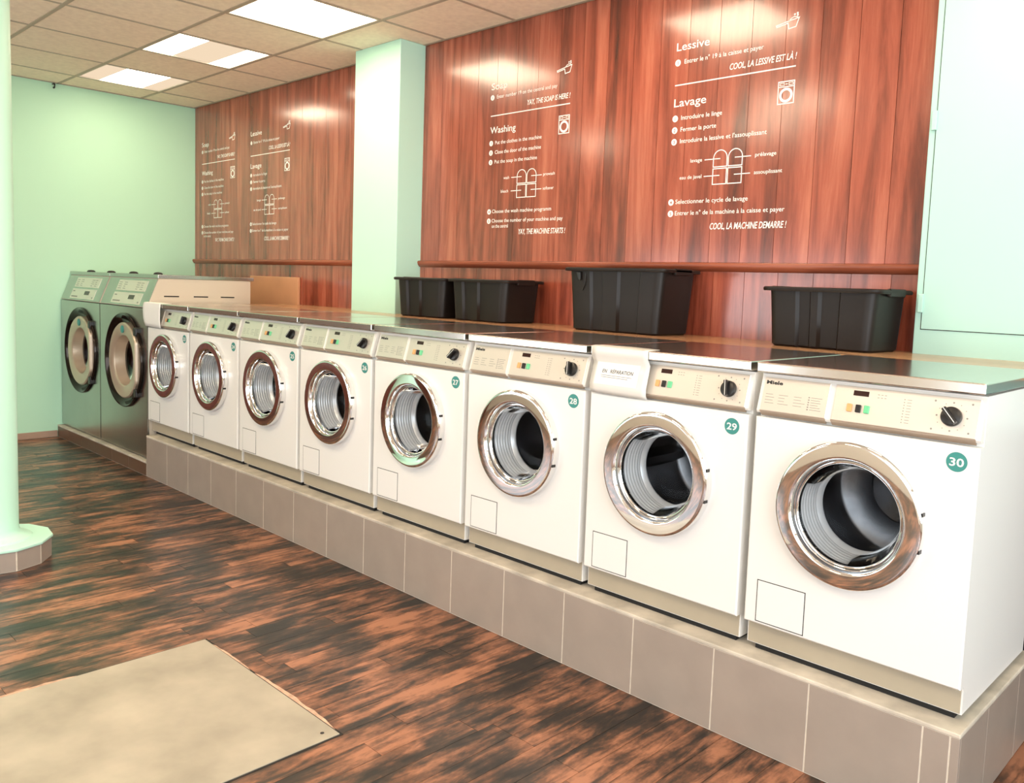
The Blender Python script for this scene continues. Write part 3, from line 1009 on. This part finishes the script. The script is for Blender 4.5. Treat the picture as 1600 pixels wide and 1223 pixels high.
# ------------------------------------------------------------------ plastic tubs on the counter
def tub(name, label, cx, cy, rot, wb, db, wt, dt, h, rim=0.016, handle='slot', ribs=((-0.5, 0.12), (0.22, 0.12))):
    """open tub: tapered walls with shallow upright flutes on the long sides, a rolled lip and a slotted end grip"""
    t = thing(name, label, 'tub', (cx, cy, CZ), (0, 0, rot), group='dark plastic tubs on the counter')

    def outline(w, d, r, inset):
        """rounded rectangle, long sides dented between the flutes"""
        pts = []
        for (sx, sy, a0) in ((1, -1, -pi / 2), (1, 1, 0), (-1, 1, pi / 2), (-1, -1, pi)):
            for k in range(7):
                a = a0 + pi / 2 * k / 6
                pts.append((sx * (w / 2 - r) + r * cos(a), sy * (d / 2 - r) + r * sin(a)))
            # side following this corner
            if (sx, sy) == (1, 1) or (sx, sy) == (-1, -1):
                yy = sy * d / 2
                s = -1 if sy > 0 else 1
                for (c, wd) in (ribs if sy < 0 else [(-q, v) for q, v in ribs]):
                    c0 = c * (w / 2 - r)
                    hw = wd * w / 2
                    for q, ins in ((-hw - 0.010, 0), (-hw, inset), (hw, inset), (hw + 0.010, 0)):
                        pts.append((c0 + s * q, yy - sy * ins))
        return pts
    def ring(w, d, z, r, inset=0.012):
        return [(x_, y_, z) for x_, y_ in outline(w, d, r, inset)]
    lev = [(wb - 0.02, db - 0.02, 0.0, 0.030), (wb, db, 0.008, 0.035), ((wb + wt - 0.045) * 0.5, (db + dt - 0.045) * 0.5, h * 0.5, 0.038), (wt - 0.045, dt - 0.045, h - rim, 0.040)]
    rings = [ring(*l[:3], l[3]) for l in lev]
    inner = [ring(w_ - 0.006, d_ - 0.006, max(z_, 0.004), r_) for w_, d_, z_, r_ in lev[::-1]]
    inner[-1] = ring(lev[0][0] - 0.006, lev[0][1] - 0.006, 0.006, 0.03)
    allr = rings + inner
    n = len(rings[0])
    vs = [p for r_ in allr for p in r_]
    fs = [(r_ * n + k, r_ * n + (k + 1) % n, (r_ + 1) * n + (k + 1) % n, (r_ + 1) * n + k) for r_ in range(len(allr) - 1) for k in range(n)]
    fs += [tuple(range(n))[::-1], tuple((len(allr) - 1) * n + k for k in range(n))]
    obj('tub_body', MB().add(vs, fs), 'tub', t, smooth=40)
    # rolled lip
    lv = [(wt - 0.050, dt - 0.050, h - rim), (wt - 0.004, dt - 0.004, h - rim), (wt, dt, h - rim * 0.7), (wt, dt, h - rim * 0.25), (wt - 0.008, dt - 0.008, h), (wt - 0.044, dt - 0.044, h), (wt - 0.050, dt - 0.050, h - rim * 0.4)]
    rr = [ring(w_, d_, z_, 0.045, 0.0) for w_, d_, z_ in lv]
    vs = [p for r_ in rr for p in r_]
    fs = [(r_ * n + k, r_ * n + (k + 1) % n, ((r_ + 1) % len(rr)) * n + (k + 1) % n, ((r_ + 1) % len(rr)) * n + k) for r_ in range(len(rr)) for k in range(n)]
    obj('rim', MB().add(vs, fs), 'tub', t, smooth=45)
    for s_ in (-1, 1):
        g = MB()
        g.box(-0.008, -dt * 0.2, h - rim - 0.010, 0.006, dt * 0.2, h + 0.003)
        obj('end_grip', g, 'tub', t, loc=(s_ * (wt / 2 - 0.006), 0, 0), bevel=0.004)
    return t


tub('storage_tub', 'dark tub touching the mint pillar, partly behind its neighbour', -3.138, 0.915, radians(1), 0.37, 0.25, 0.455, 0.31, 0.222)
tub('storage_tub', 'low dark tub at the right end of the touching pair', -2.652, 0.915, radians(-1), 0.39, 0.25, 0.475, 0.31, 0.222)
t3 = tub('storage_tub', 'tallest dark tub, standing alone behind washers 28 and 29', -1.755, 0.915, radians(0), 0.485, 0.26, 0.575, 0.32, 0.290, ribs=((-0.42, 0.11), (0.40, 0.20)))
# cord hanging under its lip
obj('hanging_cord', MB().tube([(-0.155, -0.138, 0.262), (-0.152, -0.141, 0.235), (-0.158, -0.140, 0.21), (-0.172, -0.138, 0.185)], 0.0022, 6), 'black', t3)
obj('cloth_corner', MB().prism_y([(-0.205, 0.27), (-0.180, 0.27), (-0.178, 0.235), (-0.186, 0.228), (-0.194, 0.24)], -0.148, -0.139), 'black', t3, bevel=0.003)
tub('storage_tub', 'dark tub beside the mint wall section, behind washer 30', -0.785, 0.915, radians(-4), 0.40, 0.25, 0.475, 0.31, 0.228, ribs=((-0.35, 0.10), (0.25, 0.16)))

# ------------------------------------------------------------------ wall lettering
def icon_machine(b, x0, z0, w, h):
    s = 0.0045
    b.stroke([(x0, z0), (x0 + w, z0), (x0 + w, z0 + h), (x0, z0 + h)], s, 0, True)
    b.stroke([(x0, z0 + h * 0.76), (x0 + w, z0 + h * 0.76)], s * 0.8, 0)
    for a, c in ((0.10, 0.36), (0.66, 0.92)):
        b.stroke([(x0 + w * a, z0 + h * .83), (x0 + w * c, z0 + h * .83), (x0 + w * c, z0 + h * .93), (x0 + w * a, z0 + h * .93)], s * 0.5, 0, True)
    b.stroke([(x0 + w * .43, z0 + h * .88), (x0 + w * .58, z0 + h * .88)], s * 0.7, 0)
    cx, cz, r = x0 + w / 2, z0 + h * 0.38, w * 0.35
    b.stroke([(cx + r * cos(2 * pi * k / 28), cz + r * sin(2 * pi * k / 28)) for k in range(28)], w * 0.15, 0, True)
    return [(cx + u * r * .5, cz + v * r * .55) for u, v in ((-.2, .8), (.5, .9), (.9, .3), (.3, 0), (.6, -.5), (.1, -1), (-.5, -.5), (-.9, .2))]


def icon_scoop(b, x0, z0, w, h):
    s = 0.0045
    b.stroke([(x0 + w * u, z0 + h * v) for u, v in ((0.0, 0.40), (0.02, 0.28), (0.52, 0.44), (0.56, 0.02), (0.88, 0.10), (1.0, 0.72), (0.52, 0.58))], s, 0, True)
    b.stroke([(x0 + w * u, z0 + h * v) for u, v in ((0.56, 0.60), (0.66, 0.76), (0.78, 0.84), (0.90, 0.80), (0.97, 0.72))], s * .8, 0)
    for u, v in ((0.80, 1.0), (0.92, 1.06), (0.93, 0.92)):
        b.disc(0.0045, 0, x0 + w * u, z0 + h * v, 8)


EN = dict(h1=('Soap', .125, 2.401), l1=('Enter number 19 on the central and pay', .045, .495), y1=('YAY, THE SOAP IS HERE !', .282, .588),
          h2=('Washing', .200, 2.163), s=[('Put the clothes in the machine', .396), ('Close the door of the machine', .394), ('Put the soap in the machine', .368)],
          lab=(('wash', .118, .162), ('prewash', .418, .500), ('bleach', .100, .158), ('softener', .418, .496)),
          s4=('Choose the wash machine programm', .484), s5=('Choose the number of your machine and pay', .567), sub=('on the central', .165), y2=('YAY, THE MACHINE STARTS !', .248, .588))
FR = dict(h1=('Lessive', .172, 2.412), l1=('Entrer le n° 19 à la caisse et payer', .045, .438), y1=('COOL, LA LESSIVE EST LÀ !', .280, .590),
          h2=('Lavage', .170, 2.162), s=[('Introduire le linge', .254), ('Fermer la porte', .228), ("Introduire la lessive et l'assouplissant", .475)],
          lab=(('lavage', .104, .165), ('prélavage', .427, .525), ('eau de javel', .050, .166), ('assouplissant', .426, .556)),
          s4=('Selectionner le cycle de lavage', .404), s5=('Entrer le n° de la machine à la caisse et payer', .577), sub=None, y2=('COOL, LA MACHINE DEMARRE !', .223, .590))


def lettering(x0, D, label, tagc):
    t = thing('wall_lettering', label, 'wall lettering', (x0, YW - 0.0006, 1.6), group='white instructions on the plank wall')
    zz = lambda z: z - 1.6
    m = 'white_print'
    def T(name, body, xl, xr, z, cap, bold=0.0, shear=0.0, align='LEFT'):
        me = text_mesh(body, cap, m, bold, shear, xr - xl)
        link(name, me, t, loc=(xl, 0, zz(z)))
    def num(n, z):
        key = 'disc'
        o = link('step_disc', cached(key, lambda: MB().lathe([(0.0150, 0), (0.0005, 0)], 0, 0, 24).mesh('step_disc', 'white_print', fix=False)), t, loc=(0.010, 0, zz(z)))
        link('step_number', text_mesh(str(n), 0.015, 'num', 0.02, 0, None, 'CENTER'), o, loc=(0, -0.0005, -0.0075))
    T('heading', D['h1'][0], 0, D['h1'][1], D['h1'][2], 0.037, 0.010)
    num(1, 2.359)
    T('instruction', D['l1'][0], D['l1'][1], D['l1'][2], 2.351, 0.0205, 0.006)
    T('slogan', D['y1'][0], D['y1'][1], D['y1'][2], 2.288, 0.027, 0.02, 0.22)
    obj('divider_line', MB().box(0, -0.0003, zz(2.2560), 0.588, 0.0, zz(2.2615)), m, t)
    ic = MB()
    icon_scoop(ic, 0.490, zz(2.412), 0.100, 0.055)
    obj('scoop_icon', ic, m, t, fix=False)
    ic = MB()
    blob = icon_machine(ic, 0.516, zz(2.112), 0.071, 0.090)
    obj('machine_icon', ic, m, t, fix=False)
    T('heading', D['h2'][0], 0, D['h2'][1], D['h2'][2], 0.037, 0.010)
    for i, (s, xr) in enumerate(D['s']):
        num(i + 1, 2.109 - 0.0525 * i)
        T('instruction', s, 0.042, xr, 2.101 - 0.0525 * i, 0.0205, 0.006)
    dg = MB()
    sw = 0.0042
    for xl in (0.224, 0.2985):
        xr = xl + 0.068
        r = 0.034
        arch = [(xl, zz(1.876)), (xr, zz(1.876)), (xr, zz(1.914))] + [(xl + r + r * cos(pi * k / 12), zz(1.914) + r * sin(pi * k / 12)) for k in range(1, 12)] + [(xl, zz(1.914))]
        dg.stroke(arch, sw, 0, True)
        dg.stroke([(xl, zz(1.800)), (xr, zz(1.800)), (xr, zz(1.868)), (xl, zz(1.868))], sw, 0, True)
    for z in (1.911, 1.838):
        dg.stroke([(0.178, zz(z)), (0.258, zz(z))], 0.004, 0)
        dg.stroke([(0.330, zz(z)), (0.408, zz(z))], 0.004, 0)
    obj('drawer_diagram', dg, m, t, fix=False)
    for (s, a, b), z in zip(D['lab'], (1.905, 1.906, 1.832, 1.832)):
        T('diagram_word', s, a, b, z, 0.017, 0.006)
    num(4, 1.730)
    T('instruction', D['s4'][0], 0.034, D['s4'][1], 1.722, 0.0205, 0.006)
    num(5, 1.678)
    T('instruction', D['s5'][0], 0.034, D['s5'][1], 1.670, 0.0205, 0.006)
    if D['sub']: T('instruction', D['sub'][0], 0.036, D['sub'][1], 1.640, 0.0205, 0.006)
    T('slogan', D['y2'][0], D['y2'][1], D['y2'][2], 1.602, 0.029, 0.02, 0.22)
    return t


M['num'] = M['rail']
lettering(-2.906, EN, 'white English washing instructions on the long plank wall right of the pillar', 'en')
lettering(-1.681, FR, 'white French washing instructions headed Lessive on the long plank wall', 'fr')
lettering(-6.492, EN, 'small distant English instructions on the plank wall next to the mint end wall', 'en')
lettering(-5.643, FR, 'distant French instructions on the plank wall left of the pillar', 'fr')

# ------------------------------------------------------------------ hatch plate let into the floor
hp = thing('floor_hatch', 'pale worn metal plate set in the dark floor', 'floor plate', (-1.82, -1.3, 0))
onp('hatch_seam', MB().box(-2.262, -1.80, -0.001, -1.383, -0.860, 0.0012), 'seam', hp)
onp('hatch_plate', MB().box(-2.255, -1.795, 0.0, -1.390, -0.868, 0.004), 'plate', hp, bevel=0.0012, seg=1)


def torn(pts, w, seed):
    rnd = random.Random(seed)
    n = 14
    a, b = Vector(pts[0]), Vector(pts[1])
    d = (b - a).normalized()
    nn = Vector((-d.y, d.x))
    out = []
    inn = []
    for k in range(n + 1):
        p = a + (b - a) * k / n
        e = sin(pi * k / n) ** 0.5
        out.append(p + nn * (w * e * rnd.uniform(0.6, 1.1)))
        inn.append(p)
    mb = MB()
    vs = [(p.x, p.y, 0.0016) for p in inn] + [(p.x, p.y, 0.0024) for p in out] + [(p.x, p.y, 0.0) for p in inn] + [(p.x, p.y, 0.0) for p in out]
    m_ = n + 1
    fs = []
    for k in range(n):
        fs += [(k, k + 1, m_ + k + 1, m_ + k), (m_ + k, m_ + k + 1, 3 * m_ + k + 1, 3 * m_ + k)]
    mb.add(vs, fs)
    return mb


onp('torn_edge', torn([(-1.42, -0.864), (-1.90, -0.864)][::-1], 0.016, 1), 'vinyl_edge', hp)
onp('torn_edge', torn([(-2.20, -0.866), (-1.93, -0.864)], 0.008, 2), 'vinyl_edge', hp)
onp('torn_edge', torn([(-2.259, -1.62), (-2.259, -1.30)], 0.014, 3), 'vinyl_edge', hp)
onp('screw', MB().lathe_z([(0.006, 0.004), (0.006, 0.0046), (0.0005, 0.0046)], -1.425, -0.905, 12), 'black', hp)

# small dark hook high on the end wall
hk = [(0, 0, 0), (0.03, 0, 0)] + [(0.03 + 0.016 * sin(a), 0, -0.016 + 0.016 * cos(a)) for a in [pi * k / 8 for k in range(1, 11)]]
tag(obj('wall_hook', MB().tube(hk, 0.006, 8), 'black', loc=(XL, -0.036, ZC - 0.012), smooth=60), 'small black hook at the top of the mint end wall', 'hook')
